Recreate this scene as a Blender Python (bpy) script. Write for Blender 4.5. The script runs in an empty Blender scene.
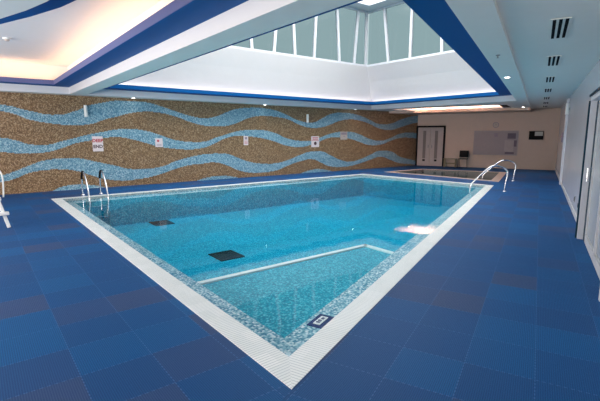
import bpy, bmesh, math, random
from mathutils import Vector, Matrix
random.seed(7)
S = bpy.context.scene
COL = S.collection
PI = math.pi
RA = math.radians(22.85)            # bearing of the right wall / pool's slanted side
CA, SA = math.cos(RA), math.sin(RA)
CH = 2.79                           # soffit height
WV = 14.17                          # mosaic wall plane (y)
P0 = Vector((21.4, 8.21, 0))        # right end of the back wall
NB = Vector((-SA * 0 - CA, -SA, 0)) # back wall normal, into the room
DB = Vector((SA, -CA, 0))           # along the back wall, to the right
TR = -0.742                         # right wall offset t


def st(s, t, z=0.0):                # coordinates along / across the right wall direction
    return Vector((s * CA - t * SA, s * SA + t * CA, z))


def vt(t, u):                       # y on the line of offset t at x = u
    return (t + u * SA) / CA


def onback(s, z, off=0.0):
    p = P0 + DB * s + NB * off
    return Vector((p.x, p.y, z))


# ------------------------------------------------------------------ materials
def mat(name):
    m = bpy.data.materials.new(name)
    m.use_nodes = True
    nt = m.node_tree
    return m, nt, nt.nodes['Principled BSDF']


def setp(b, col=None, rough=None, metal=None, spec=None):
    if col is not None: b.inputs['Base Color'].default_value = (*col, 1)
    if rough is not None: b.inputs['Roughness'].default_value = rough
    if metal is not None: b.inputs['Metallic'].default_value = metal
    if spec is not None: b.inputs['Specular IOR Level'].default_value = spec


def node(nt, t, **kw):
    n = nt.nodes.new(t)
    for k, v in kw.items(): setattr(n, k, v)
    return n


def math_(nt, op, a, b=None, c=None):
    n = nt.nodes.new('ShaderNodeMath'); n.operation = op
    for i, v in enumerate((a, b, c)):
        if v is None: continue
        if isinstance(v, (int, float)): n.inputs[i].default_value = v
        else: nt.links.new(v, n.inputs[i])
    return n.outputs[0]


def mixc(nt, f, a, b):
    n = nt.nodes.new('ShaderNodeMix'); n.data_type = 'RGBA'
    for sock, v in ((n.inputs[0], f), (n.inputs[6], a), (n.inputs[7], b)):
        if isinstance(v, (int, float)): sock.default_value = v
        elif isinstance(v, tuple): sock.default_value = (*v, 1)
        else: nt.links.new(v, sock)
    return n.outputs[2]


def plain(name, col, rough=0.5, metal=0.0, spec=0.5, noise=0.04, scale=6.0):
    m, nt, b = mat(name)
    setp(b, col, rough, metal, spec)
    g = node(nt, 'ShaderNodeNewGeometry')
    n = node(nt, 'ShaderNodeTexNoise'); n.inputs['Scale'].default_value = scale
    n.inputs['Detail'].default_value = 3
    nt.links.new(g.outputs['Position'], n.inputs['Vector'])
    d = tuple(max(0, c * (1 - 2 * noise)) for c in col)
    l = tuple(min(1, c * (1 + 2 * noise)) for c in col)
    nt.links.new(mixc(nt, n.outputs['Fac'], d, l), b.inputs['Base Color'])
    return m


def emit(name, col, st_):
    m, nt, b = mat(name)
    setp(b, col)
    b.inputs['Emission Color'].default_value = (*col, 1)
    b.inputs['Emission Strength'].default_value = st_
    return m


M = {}
KEEP = set()
M['white'] = plain('white_paint', (0.80, 0.79, 0.79), 0.6, noise=0.01)
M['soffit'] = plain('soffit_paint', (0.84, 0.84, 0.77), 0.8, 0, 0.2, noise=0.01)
M['cream'] = plain('cream_paint', (0.66, 0.51, 0.42), 0.6, noise=0.02)
M['gloss_wall'] = plain('gloss_wall_paint', (0.62, 0.61, 0.64), 0.22, noise=0.02, scale=1.5)
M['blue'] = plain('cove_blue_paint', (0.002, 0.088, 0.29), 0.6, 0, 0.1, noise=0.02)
M['bluelip'] = plain('cove_lip_warm_glare', (0.13, 0.15, 0.32), 0.6, 0, 0.15, noise=0.02)  # recess lip blue paled to lavender: warm cove glare put into the colour
M['chrome'] = plain('polished_steel', (0.75, 0.76, 0.78), 0.16, 1.0, noise=0.01)
M['black'] = plain('black_plastic', (0.010, 0.010, 0.011), 0.6, 0, 0.08, noise=0.05)
M['dark'] = plain('dark_frame_paint', (0.012, 0.010, 0.012), 0.6, 0, 0.08)
M['grey'] = plain('grey_metal', (0.28, 0.29, 0.30), 0.4, 0.6)
M['wplastic'] = plain('white_plastic', (0.85, 0.85, 0.82), 0.35, noise=0.01)
M['sign'] = plain('sign_board', (0.82, 0.72, 0.72), 0.4, noise=0.01)
M['red'] = plain('sign_red', (0.55, 0.04, 0.06), 0.5)
M['ink'] = plain('sign_ink', (0.10, 0.05, 0.06), 0.5)
M['greyink'] = plain('sign_grey', (0.33, 0.27, 0.33), 0.5)
M['signdull'] = plain('sign_dull', (0.55, 0.47, 0.42), 0.5)
M['beige'] = plain('beige_wood', (0.27, 0.21, 0.12), 0.6, noise=0.1)
M['board'] = plain('whiteboard_face', (0.40, 0.345, 0.355), 0.5, 0, 0.2, noise=0.02)
M['paper'] = plain('paper', (0.48, 0.42, 0.42), 0.7, 0, 0.2)
M['paperdark'] = plain('printed_paper', (0.20, 0.16, 0.20), 0.7, 0, 0.2)
M['door'] = plain('door_paint', (0.50, 0.43, 0.41), 0.5, 0, 0.2)
M['doorpanel'] = plain('door_vision_panel', (0.22, 0.19, 0.18), 0.4, 0, 0.15)
M['slot'] = plain('slot_dark', (0.008, 0.009, 0.011), 0.8, 0, 0.05)
M['alu'] = plain('white_aluminium', (0.72, 0.72, 0.76), 0.35)
M['teal_edge'] = plain('door_edge_teal', (0.01, 0.04, 0.065), 0.5, 0, 0.1)
M['skirt'] = plain('skirting_paint', (0.60, 0.59, 0.60), 0.4)
M['nosing'] = plain('step_nosing_tile', (0.97, 0.90, 0.86), 0.4)
M['marker_blue'] = plain('marker_tile_blue', (0.003, 0.03, 0.15), 0.6, 0, 0.1)
M['marker_white'] = plain('marker_tile_white', (0.75, 0.80, 0.82), 0.3)
M['drain'] = plain('drain_grille', (0.014, 0.03, 0.036), 0.8, 0, 0.05)
M['photo'] = plain('picture_light', (0.55, 0.55, 0.50), 0.4)
M['wading'] = plain('wading_tile', (0.62, 0.47, 0.40), 0.35, noise=0.08, scale=30)
M['wadefloor'] = plain('wading_floor_tile', (0.20, 0.20, 0.20), 0.4, noise=0.1, scale=30)
M['warmlamp'] = emit('lamp_lens', (1.0, 0.95, 0.88), 9.0)


def cells(nt, vec, scale):
    """white-noise value per square cell"""
    sc = node(nt, 'ShaderNodeVectorMath', operation='SCALE'); sc.inputs['Scale'].default_value = scale
    nt.links.new(vec, sc.inputs[0])
    fl = node(nt, 'ShaderNodeVectorMath', operation='FLOOR')
    ad = node(nt, 'ShaderNodeVectorMath', operation='ADD'); ad.inputs[1].default_value = (0.37, 0.37, 0.37)
    nt.links.new(sc.outputs[0], ad.inputs[0]); nt.links.new(ad.outputs[0], fl.inputs[0])
    w = node(nt, 'ShaderNodeTexWhiteNoise', noise_dimensions='3D')
    nt.links.new(fl.outputs[0], w.inputs['Vector'])
    return w.outputs['Value'], ad.outputs[0]


def ramp(nt, v, stops, const=False):
    r = node(nt, 'ShaderNodeValToRGB')
    if const: r.color_ramp.interpolation = 'CONSTANT'
    e = r.color_ramp.elements
    while len(e) > 1: e.remove(e[-1])
    e[0].position = stops[0][0]; e[0].color = (*stops[0][1], 1)
    for p, c in stops[1:]:
        n = e.new(p); n.color = (*c, 1)
    nt.links.new(v, r.inputs[0])
    return r.outputs[0]


# floor: interlocking blue grid mats, square to the mosaic wall left of the pool, to the right wall right of it
def floor_material():
    m, nt, b = mat('blue_grid_mats')
    L = nt.links
    g = node(nt, 'ShaderNodeNewGeometry')
    sp = node(nt, 'ShaderNodeSeparateXYZ'); L.new(g.outputs['Position'], sp.inputs[0])
    x, y = sp.outputs[0], sp.outputs[1]
    s = math_(nt, 'ADD', math_(nt, 'MULTIPLY', x, CA), math_(nt, 'MULTIPLY', y, SA))
    t = math_(nt, 'SUBTRACT', math_(nt, 'MULTIPLY', y, CA), math_(nt, 'MULTIPLY', x, SA))
    tn = -1.50 * SA + 2.03 * CA
    side = math_(nt, 'LESS_THAN', t, tn)          # 1 on the right-hand deck
    def pick(a, c): return math_(nt, 'ADD', math_(nt, 'MULTIPLY', a, math_(nt, 'SUBTRACT', 1, side)), math_(nt, 'MULTIPLY', c, side))
    a = pick(math_(nt, 'DIVIDE', math_(nt, 'SUBTRACT', x, 0.44), 0.488), math_(nt, 'DIVIDE', math_(nt, 'SUBTRACT', s, 3.08), 0.476))
    c = pick(math_(nt, 'DIVIDE', math_(nt, 'SUBTRACT', y, 3.05), 0.476), math_(nt, 'DIVIDE', math_(nt, 'SUBTRACT', t, -0.097), 0.452))
    fa, fc = math_(nt, 'FLOOR', a), math_(nt, 'FLOOR', c)
    cb = node(nt, 'ShaderNodeCombineXYZ'); L.new(fa, cb.inputs[0]); L.new(fc, cb.inputs[1]); L.new(side, cb.inputs[2])
    w = node(nt, 'ShaderNodeTexWhiteNoise', noise_dimensions='3D'); L.new(cb.outputs[0], w.inputs['Vector'])
    # pairs of mats sometimes share one dye lot
    cb2 = node(nt, 'ShaderNodeCombineXYZ')
    L.new(math_(nt, 'FLOOR', math_(nt, 'MULTIPLY', fa, 0.5)), cb2.inputs[0]); L.new(fc, cb2.inputs[1]); L.new(math_(nt, 'ADD', side, 5), cb2.inputs[2])
    w2 = node(nt, 'ShaderNodeTexWhiteNoise', noise_dimensions='3D'); L.new(cb2.outputs[0], w2.inputs['Vector'])
    mixv = math_(nt, 'ADD', math_(nt, 'MULTIPLY', w.outputs['Value'], 0.55), math_(nt, 'MULTIPLY', w2.outputs['Value'], 0.45))
    base = ramp(nt, mixv, [(0.17, (0.046, 0.090, 0.200)), (0.31, (0.024, 0.086, 0.228)), (0.42, (0.008, 0.087, 0.248)), (0.62, (0.005, 0.096, 0.275)), (0.80, (0.003, 0.114, 0.315))])
    n = node(nt, 'ShaderNodeTexNoise'); n.inputs['Scale'].default_value = 1.7; n.inputs['Detail'].default_value = 4
    L.new(g.outputs['Position'], n.inputs['Vector'])
    base = mixc(nt, math_(nt, 'MULTIPLY', n.outputs['Fac'], 0.25), base, (0.022, 0.07, 0.21))
    # seams: dashes of a lighter interlock
    ea = math_(nt, 'ABSOLUTE', math_(nt, 'SUBTRACT', math_(nt, 'FRACT', a), 0.5))
    ec = math_(nt, 'ABSOLUTE', math_(nt, 'SUBTRACT', math_(nt, 'FRACT', c), 0.5))
    sa_ = math_(nt, 'GREATER_THAN', ea, 0.488); sc_ = math_(nt, 'GREATER_THAN', ec, 0.488)
    da = math_(nt, 'GREATER_THAN', math_(nt, 'FRACT', math_(nt, 'MULTIPLY', c, 11)), 0.45)
    dc = math_(nt, 'GREATER_THAN', math_(nt, 'FRACT', math_(nt, 'MULTIPLY', a, 11)), 0.45)
    seam = math_(nt, 'MAXIMUM', math_(nt, 'MULTIPLY', sa_, da), math_(nt, 'MULTIPLY', sc_, dc))
    base = mixc(nt, math_(nt, 'MULTIPLY', seam, 0.26), base, (0.12, 0.26, 0.55))
    # fine open grid of each mat: small raised studs
    q = 34.0
    ga = math_(nt, 'ABSOLUTE', math_(nt, 'SUBTRACT', math_(nt, 'FRACT', math_(nt, 'MULTIPLY', a, q)), 0.5))
    gc = math_(nt, 'ABSOLUTE', math_(nt, 'SUBTRACT', math_(nt, 'FRACT', math_(nt, 'MULTIPLY', c, q)), 0.5))
    hole = math_(nt, 'MULTIPLY', math_(nt, 'LESS_THAN', ga, 0.27), math_(nt, 'LESS_THAN', gc, 0.27))
    base = mixc(nt, math_(nt, 'MULTIPLY', hole, 0.75), base, (0.004, 0.030, 0.14))
    L.new(base, b.inputs['Base Color'])
    bp = node(nt, 'ShaderNodeBump'); bp.inputs['Strength'].default_value = 0.25; bp.inputs['Distance'].default_value = 0.004
    L.new(math_(nt, 'SUBTRACT', 1, hole), bp.inputs['Height']); L.new(bp.outputs[0], b.inputs['Normal'])
    b.inputs['Roughness'].default_value = 0.6
    b.inputs['Specular IOR Level'].default_value = 0.15
    return m


WA = [(0.69, 2.44, 2.26), (1.36, 2.29, 2.04), (1.95, 2.2, 1.94), (2.5, 2.33, 1.91), (2.92, 2.52, 1.96), (3.27, 2.6, 2.09), (3.65, 2.68, 2.19), (4.1, 2.7, 2.32), (4.57, 2.68, 2.38), (5.06, 2.57, 2.35), (5.57, 2.42, 2.24), (6.1, 2.28, 2.07), (6.62, 2.21, 1.95), (7.09, 2.29, 1.93), (7.46, 2.43, 1.95), (7.97, 2.59, 2.08), (8.53, 2.65, 2.28), (9.08, 2.66, 2.36), (9.69, 2.59, 2.34), (10.28, 2.42, 2.26), (10.95, 2.2, 2.03), (11.55, 2.14, 1.92), (12.05, 2.29, 1.94), (12.63, 2.52, 2.07), (13.23, 2.62, 2.25), (13.86, 2.6, 2.33), (14.51, 2.51, 2.28), (15.2, 2.32, 2.13), (15.91, 2.14, 1.92), (16.65, 2.17, 1.86), (17.42, 2.38, 2.0), (18.21, 2.55, 2.17), (18.71, 2.62, 2.25)]
WB = [(0.61, 1.55, 1.16), (0.94, 1.48, 1.12), (1.29, 1.36, 1.1), (1.65, 1.34, 1.13), (2.04, 1.43, 1.23), (2.44, 1.54, 1.38), (2.86, 1.65, 1.46), (3.23, 1.72, 1.53), (3.65, 1.8, 1.56), (4.05, 1.82, 1.49), (4.52, 1.76, 1.36), (5.01, 1.62, 1.22), (5.52, 1.45, 1.15), (6.06, 1.38, 1.12), (6.55, 1.38, 1.17), (7.03, 1.52, 1.33), (7.44, 1.63, 1.5), (7.95, 1.76, 1.59), (8.52, 1.82, 1.56), (9.06, 1.81, 1.49), (9.68, 1.69, 1.35), (10.27, 1.48, 1.18), (10.95, 1.37, 1.11), (11.55, 1.37, 1.21), (12.06, 1.5, 1.35), (12.64, 1.67, 1.5), (13.25, 1.76, 1.52), (13.88, 1.76, 1.44), (14.54, 1.63, 1.28), (15.23, 1.42, 1.13), (15.95, 1.33, 1.14), (16.69, 1.46, 1.31), (17.46, 1.68, 1.46), (18.27, 1.75, 1.47), (18.77, 1.71, 1.44)]
WC = [(0.51, 0.53, 0.34), (0.87, 0.63, 0.43), (1.24, 0.78, 0.57), (1.61, 0.9, 0.62), (2.0, 0.94, 0.62), (2.4, 0.94, 0.55), (2.8, 0.85, 0.39), (3.17, 0.75, 0.26), (3.58, 0.64, 0.18), (3.97, 0.53, 0.17), (4.45, 0.51, 0.21), (4.95, 0.55, 0.31), (5.48, 0.72, 0.46), (6.04, 0.85, 0.57), (6.53, 0.93, 0.6), (6.93, 0.95, 0.63), (7.42, 0.93, 0.51), (7.92, 0.77, 0.3), (8.49, 0.58, 0.16), (9.04, 0.49, 0.14), (9.67, 0.48, 0.18), (10.27, 0.58, 0.35), (10.95, 0.78, 0.51), (11.55, 0.91, 0.58), (12.06, 0.91, 0.43), (12.65, 0.72, 0.22), (13.27, 0.49, 0.16), (13.91, 0.38, 0.18), (14.57, 0.47, 0.28), (15.26, 0.66, 0.42), (15.97, 0.84, 0.54), (16.72, 0.8, 0.37), (17.52, 0.49, 0.16), (18.36, 0.33, 0.08), (18.87, 0.24, 0.02)]
WD = [(0.45, -0.2), (1.61, -0.06), (1.93, 0.09), (2.34, 0.14), (2.75, 0.1), (3.18, -0.01), (3.62, -0.18), (4.57, -0.3), (5.92, -0.09), (6.58, 0.07), (7.18, 0.12), (7.81, 0.03), (8.38, -0.15), (10.42, -0.16), (11.28, 0.07), (11.9, 0.13), (12.54, 0.05), (13.28, -0.15), (18.91, -0.25)]


def mosaic_wall_material():
    m, nt, b = mat('brown_mosaic_with_blue_waves')
    L = nt.links
    g = node(nt, 'ShaderNodeNewGeometry')
    sp = node(nt, 'ShaderNodeSeparateXYZ'); L.new(g.outputs['Position'], sp.inputs[0])
    # snap the design to the small tiles so its edges are stepped like a real mosaic
    T = 0.025
    xs = math_(nt, 'MULTIPLY', math_(nt, 'FLOOR', math_(nt, 'DIVIDE', sp.outputs[0], T)), T)
    zs = math_(nt, 'MULTIPLY', math_(nt, 'FLOOR', math_(nt, 'DIVIDE', sp.outputs[2], T)), T)
    xn = math_(nt, 'DIVIDE', xs, 20.0)
    def curve(pts):
        f = node(nt, 'ShaderNodeFloatCurve')
        c = f.mapping.curves[0]
        f.mapping.use_clip = False
        pp = [(u / 20.0, (z + 0.5) / 4.0) for u, z in pts]
        pp = [(0.0, pp[0][1])] + pp + [(1.0, pp[-1][1])]
        c.points[0].location = pp[0]; c.points[1].location = pp[-1]
        for p in pp[1:-1]: c.points.new(*p)
        f.mapping.update()
        L.new(xn, f.inputs['Value'])
        return math_(nt, 'SUBTRACT', math_(nt, 'MULTIPLY', f.outputs[0], 4.0), 0.5)
    mask = None
    for W in (WA, WB, WC):
        up = curve([(p[0], p[1]) for p in W]); lo = curve([(p[0], p[2]) for p in W])
        k = math_(nt, 'MULTIPLY', math_(nt, 'LESS_THAN', zs, up), math_(nt, 'GREATER_THAN', zs, lo))
        mask = k if mask is None else math_(nt, 'MAXIMUM', mask, k)
    mask = math_(nt, 'MAXIMUM', mask, math_(nt, 'LESS_THAN', zs, curve(WD)))
    v, q = cells(nt, g.outputs['Position'], 1 / T)
    brown = ramp(nt, v, [(0.0, (0.125, 0.070, 0.032)), (0.35, (0.21, 0.124, 0.060)), (0.7, (0.31, 0.195, 0.100)), (1.0, (0.46, 0.33, 0.20))])
    blue = ramp(nt, v, [(0.0, (0.07, 0.20, 0.31)), (0.4, (0.155, 0.33, 0.43)), (0.75, (0.26, 0.46, 0.55)), (1.0, (0.50, 0.64, 0.69))])
    L.new(mixc(nt, mask, brown, blue), b.inputs['Base Color'])
    setp(b, rough=0.42)
    return m


def pool_mosaic_material(name, stops):
    m, nt, b = mat(name)
    L = nt.links
    g = node(nt, 'ShaderNodeNewGeometry')
    v, q = cells(nt, g.outputs['Position'], 1 / 0.02)
    col = ramp(nt, v, stops)
    L.new(col, b.inputs['Base Color']); setp(b, rough=0.6, spec=0.08)
    return m


def water_material(name, col, density, ripple=0.03):
    m, nt, b = mat(name)
    L = nt.links
    out = nt.nodes['Material Output']
    nt.nodes.remove(b)
    g = node(nt, 'ShaderNodeNewGeometry')
    fr = node(nt, 'ShaderNodeFresnel'); fr.inputs['IOR'].default_value = 1.33
    nz = node(nt, 'ShaderNodeTexNoise'); nz.inputs['Scale'].default_value = 2.2; nz.inputs['Detail'].default_value = 2
    L.new(g.outputs['Position'], nz.inputs['Vector'])
    bp = node(nt, 'ShaderNodeBump'); bp.inputs['Strength'].default_value = ripple; bp.inputs['Distance'].default_value = 0.05
    L.new(nz.outputs['Fac'], bp.inputs['Height'])
    L.new(bp.outputs[0], fr.inputs['Normal'])
    sp = node(nt, 'ShaderNodeSeparateXYZ'); L.new(g.outputs['True Normal'], sp.inputs[0])
    top = math_(nt, 'GREATER_THAN', math_(nt, 'ABSOLUTE', sp.outputs[2]), 0.5)
    f = math_(nt, 'MULTIPLY', math_(nt, 'MULTIPLY', math_(nt, 'MULTIPLY', fr.outputs[0], 0.72), math_(nt, 'SUBTRACT', 1, g.outputs['Backfacing'])), top)
    tr = node(nt, 'ShaderNodeBsdfTransparent')
    gl = node(nt, 'ShaderNodeBsdfGlossy'); gl.inputs['Roughness'].default_value = 0.035
    L.new(bp.outputs[0], gl.inputs['Normal'])
    mx = node(nt, 'ShaderNodeMixShader')
    L.new(f, mx.inputs[0]); L.new(tr.outputs[0], mx.inputs[1]); L.new(gl.outputs[0], mx.inputs[2])
    L.new(mx.outputs[0], out.inputs['Surface'])
    va = node(nt, 'ShaderNodeVolumeAbsorption')
    va.inputs['Color'].default_value = (*col, 1); va.inputs['Density'].default_value = density
    L.new(va.outputs[0], out.inputs['Volume'])
    return m


def glass_material(name, tint, gloss):
    m, nt, b = mat(name)
    L = nt.links
    out = nt.nodes['Material Output']; nt.nodes.remove(b)
    tr = node(nt, 'ShaderNodeBsdfTransparent'); tr.inputs[0].default_value = (*tint, 1)
    gl = node(nt, 'ShaderNodeBsdfGlossy'); gl.inputs['Roughness'].default_value = 0.04
    lw = node(nt, 'ShaderNodeLayerWeight'); lw.inputs['Blend'].default_value = gloss
    mx = node(nt, 'ShaderNodeMixShader'); L.new(lw.outputs['Fresnel'], mx.inputs[0])
    L.new(tr.outputs[0], mx.inputs[1]); L.new(gl.outputs[0], mx.inputs[2]); L.new(mx.outputs[0], out.inputs['Surface'])
    return m


def grating_material():
    m, nt, b = mat('overflow_grating_slats')
    L = nt.links
    tc = node(nt, 'ShaderNodeTexCoord')
    sp = node(nt, 'ShaderNodeSeparateXYZ'); L.new(tc.outputs['Object'], sp.inputs[0])
    f = math_(nt, 'FRACT', math_(nt, 'MULTIPLY', sp.outputs[0], 1 / 0.03))
    gap = math_(nt, 'GREATER_THAN', f, 0.78)
    w, q = cells(nt, tc.outputs['Object'], 1 / 0.2)
    white = mixc(nt, w, (0.80, 0.835, 0.815), (0.88, 0.90, 0.88))
    L.new(mixc(nt, gap, white, (0.52, 0.56, 0.58)), b.inputs['Base Color'])
    setp(b, rough=0.45)
    return m


M['floor'] = floor_material()
M['mosaic'] = mosaic_wall_material()
M['poolmosaic'] = pool_mosaic_material('pool_mosaic', [(0.0, (0.002, 0.22, 0.34)), (0.35, (0.003, 0.33, 0.46)), (0.7, (0.008, 0.42, 0.55)), (1.0, (0.12, 0.62, 0.72))])
M['ledgemosaic'] = pool_mosaic_material('ledge_mosaic', [(0.0, (0.05, 0.24, 0.38)), (0.35, (0.17, 0.42, 0.54)), (0.7, (0.38, 0.64, 0.72)), (1.0, (0.78, 0.90, 0.92))])
M['water'] = water_material('pool_water', (0.25, 0.82, 0.92), 0.40)
M['water2'] = water_material('wading_water', (0.5, 0.7, 0.75), 0.3, 0.02)
M['glass'] = glass_material('lantern_glass', (0.50, 0.59, 0.60), 0.15)
M['doorglass'] = glass_material('door_glass', (0.75, 0.82, 0.83), 0.35)
M['grating'] = grating_material()
def opal_material():
    m, nt, b = mat('opal_roof_glazing')
    out = nt.nodes['Material Output']; nt.nodes.remove(b)
    tr = node(nt, 'ShaderNodeBsdfTransparent'); tl = node(nt, 'ShaderNodeBsdfTranslucent'); tl.inputs[0].default_value = (0.9, 0.92, 0.93, 1)
    mx = node(nt, 'ShaderNodeMixShader'); mx.inputs[0].default_value = 0.35
    nt.links.new(tr.outputs[0], mx.inputs[1]); nt.links.new(tl.outputs[0], mx.inputs[2]); nt.links.new(mx.outputs[0], out.inputs['Surface'])
    return m
M['opal'] = opal_material()
M['frosted'] = plain('frosted_door_glass', (0.46, 0.49, 0.51), 0.22, noise=0.01)
M['well'] = plain('well_paint', (0.63, 0.605, 0.605), 0.6, noise=0.01)


# ------------------------------------------------------------------ mesh helpers
def obj(name, bm, m, parent=None, loc=None, rotz=0.0, smooth=False):
    me = bpy.data.meshes.new(name)
    if id(bm) not in KEEP: bmesh.ops.recalc_face_normals(bm, faces=bm.faces)
    KEEP.discard(id(bm))
    if smooth:
        for f in bm.faces: f.smooth = True
    bm.to_mesh(me); bm.free()
    for mm in (m if isinstance(m, (list, tuple)) else [m]): me.materials.append(mm)
    o = bpy.data.objects.new(name, me); COL.objects.link(o)
    if parent: o.parent = parent
    if loc is not None: o.location = loc
    o.rotation_euler = (0, 0, rotz)
    return o


def thing(name, label, cat, loc=(0, 0, 0), rotz=0.0, group=None):
    o = bpy.data.objects.new(name, None); COL.objects.link(o)
    o.empty_display_size = 0.1
    o.location = loc; o.rotation_euler = (0, 0, rotz)
    tag(o, label, cat, group)
    return o


def tag(o, label, cat, group=None):
    o['label'] = label; o['category'] = cat
    if group: o['group'] = group
    return o


def struct(o):
    o['kind'] = 'structure'
    return o


def box(bm, c, d, rot=None, bev=0.0):
    r = bmesh.ops.create_cube(bm, size=1.0)
    vs = r['verts']
    mx = Matrix.Translation(c) @ (rot.to_4x4() if rot else Matrix.Identity(4)) @ Matrix.Diagonal((d[0], d[1], d[2], 1))
    bmesh.ops.transform(bm, matrix=mx, verts=vs)
    if bev:
        es = list({e for v in vs for e in v.link_edges})
        bmesh.ops.bevel(bm, geom=es, offset=bev, segments=2, profile=0.5, affect='EDGES')
    return bm


def B(c, d, bev=0.0, rot=None):
    return box(bmesh.new(), Vector(c), d, rot, bev)


def cyl(bm, p0, p1, r0, r1=None, n=16):
    p0, p1 = Vector(p0), Vector(p1)
    r = bmesh.ops.create_cone(bm, cap_ends=True, segments=n, radius1=r0, radius2=r0 if r1 is None else r1, depth=(p1 - p0).length)
    q = Vector((0, 0, 1)).rotation_difference((p1 - p0).normalized())
    bmesh.ops.transform(bm, matrix=Matrix.Translation((p0 + p1) / 2) @ q.to_matrix().to_4x4(), verts=r['verts'])
    return bm


def tube(bm, pts, r, n=12, sub=0):
    pts = [Vector(p) for p in pts]
    if sub:                              # Catmull-Rom smoothing
        out = []
        for i in range(len(pts) - 1):
            a, b_, c, d = pts[max(i - 1, 0)], pts[i], pts[i + 1], pts[min(i + 2, len(pts) - 1)]
            for k in range(sub):
                u = k / sub
                out.append(0.5 * ((2 * b_) + (c - a) * u + (2 * a - 5 * b_ + 4 * c - d) * u * u + (-a + 3 * b_ - 3 * c + d) * u ** 3))
        out.append(pts[-1]); pts = out
    rings = []
    up = None
    for i, p in enumerate(pts):
        tdir = (pts[min(i + 1, len(pts) - 1)] - pts[max(i - 1, 0)]).normalized()
        if up is None:
            up = Vector((0, 0, 1)) if abs(tdir.z) < 0.9 else Vector((1, 0, 0))
        a = tdir.cross(up).normalized(); b_ = a.cross(tdir).normalized(); up = b_
        rings.append([bm.verts.new(p + (a * math.cos(2 * PI * k / n) + b_ * math.sin(2 * PI * k / n)) * r) for k in range(n)])
    for i in range(len(rings) - 1):
        for k in range(n):
            bm.faces.new((rings[i][k], rings[i][(k + 1) % n], rings[i + 1][(k + 1) % n], rings[i + 1][k]))
    bm.faces.new(rings[0][::-1]); bm.faces.new(rings[-1])
    return bm


def fill(bm, loops, z, up=True):
    es = []
    vsall = []
    for lp in loops:
        vs = [bm.verts.new((p[0], p[1], z)) for p in lp]
        vsall.append(vs)
        for i in range(len(vs)): es.append(bm.edges.new((vs[i], vs[(i + 1) % len(vs)])))
    r = bmesh.ops.triangle_fill(bm, use_beauty=True, edges=es)
    for f in r['geom']:
        if isinstance(f, bmesh.types.BMFace):
            f.normal_update()
            if (f.normal.z > 0) != up: f.normal_flip()
    return vsall


def strip(bm, lp, z0, z1, lp2=None, closed=True):
    """vertical (or sloping) band between loop at z0 and loop2 at z1"""
    lp2 = lp2 or lp
    a = [bm.verts.new((p[0], p[1], z0)) for p in lp]; b_ = [bm.verts.new((p[0], p[1], z1)) for p in lp2]
    n = len(lp)
    for i in range(n if closed else n - 1):
        j = (i + 1) % n
        bm.faces.new((a[i], a[j], b_[j], b_[i]))
    return bm


def inset(poly, d):
    """offset a convex-ish polygon inward by d (or one distance per edge)"""
    n = len(poly); ar = sum(poly[i][0] * poly[(i + 1) % n][1] - poly[(i + 1) % n][0] * poly[i][1] for i in range(n))
    sgn = 1 if ar > 0 else -1
    dd = d if isinstance(d, (list, tuple)) else [d] * n
    out = []
    for i in range(n):
        p, q, r = Vector(poly[i - 1][:2]), Vector(poly[i][:2]), Vector(poly[(i + 1) % n][:2])
        e1, e2 = (q - p).normalized(), (r - q).normalized()
        n1, n2 = Vector((-e1.y, e1.x)) * sgn, Vector((-e2.y, e2.x)) * sgn
        A = p + n1 * dd[i - 1]; C = q + n2 * dd[i]
        cr = e1.x * e2.y - e1.y * e2.x
        if abs(cr) < 1e-6: out.append((q + n1 * dd[i])[:]); continue
        k = ((C - A).x * e2.y - (C - A).y * e2.x) / cr
        out.append((A + e1 * k)[:])
    return out


def prism(bm, lp, z0, z1):
    a = [bm.verts.new((p[0], p[1], z0)) for p in lp]; b_ = [bm.verts.new((p[0], p[1], z1)) for p in lp]
    n = len(lp)
    for i in range(n): bm.faces.new((a[i], a[(i + 1) % n], b_[(i + 1) % n], b_[i]))
    bm.faces.new(a[::-1]); bm.faces.new(b_)
    return bm


def text_mesh(s, size, extrude=0.0008):
    cu = bpy.data.curves.new('lettering', 'FONT'); cu.body = s; cu.size = size
    cu.align_x = 'CENTER'; cu.align_y = 'CENTER'; cu.extrude = extrude; cu.offset = size * 0.035; cu.resolution_u = 3
    o = bpy.data.objects.new('lettering', cu); COL.objects.link(o)
    dg = bpy.context.evaluated_depsgraph_get(); dg.update()
    me = bpy.data.meshes.new_from_object(o.evaluated_get(dg))
    bpy.data.objects.remove(o); bpy.data.curves.remove(cu)
    bm = bmesh.new(); bm.from_mesh(me); bpy.data.meshes.remove(me)
    bmesh.ops.rotate(bm, verts=bm.verts, cent=(0, 0, 0), matrix=Matrix.Rotation(PI / 2, 3, 'X'))   # upright, reads from -y
    return bm


# ------------------------------------------------------------------ the plan
POOL = [(1.50, 2.03), (13.38, 6.93), (12.95, 12.43), (1.47, 12.45)]          # outer edge, counter-clockwise
WADE = [(14.52, 7.36), (18.55, 9.06), (17.15, 12.55), (14.40, 12.50)]
XL = -5.0
CR = onback(0, 0); CRp = (CR.x, CR.y)
def isect_back(t):                    # point of line t on the back wall
    s = (P0.x * CA + P0.y * SA)
    p = st(s, t); return (p.x, p.y)
CORN = isect_back(TR)
tm = None
sB = P0.x * CA + P0.y * SA
# mosaic / back corner
kk = (WV - P0.y) / (-DB.y)
CM = (P0.x - DB.x * kk, WV)
ROOM = [(XL, vt(TR, XL)), CORN, CM, (XL, WV)]

# floor
bm = bmesh.new(); KEEP.add(id(bm))
fill(bm, [ROOM, POOL[::-1], WADE[::-1]], 0.0, True)
for lp in (POOL, WADE): strip(bm, lp, 0.0, -0.12)
struct(obj('floor', bm, M['floor']))

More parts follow.
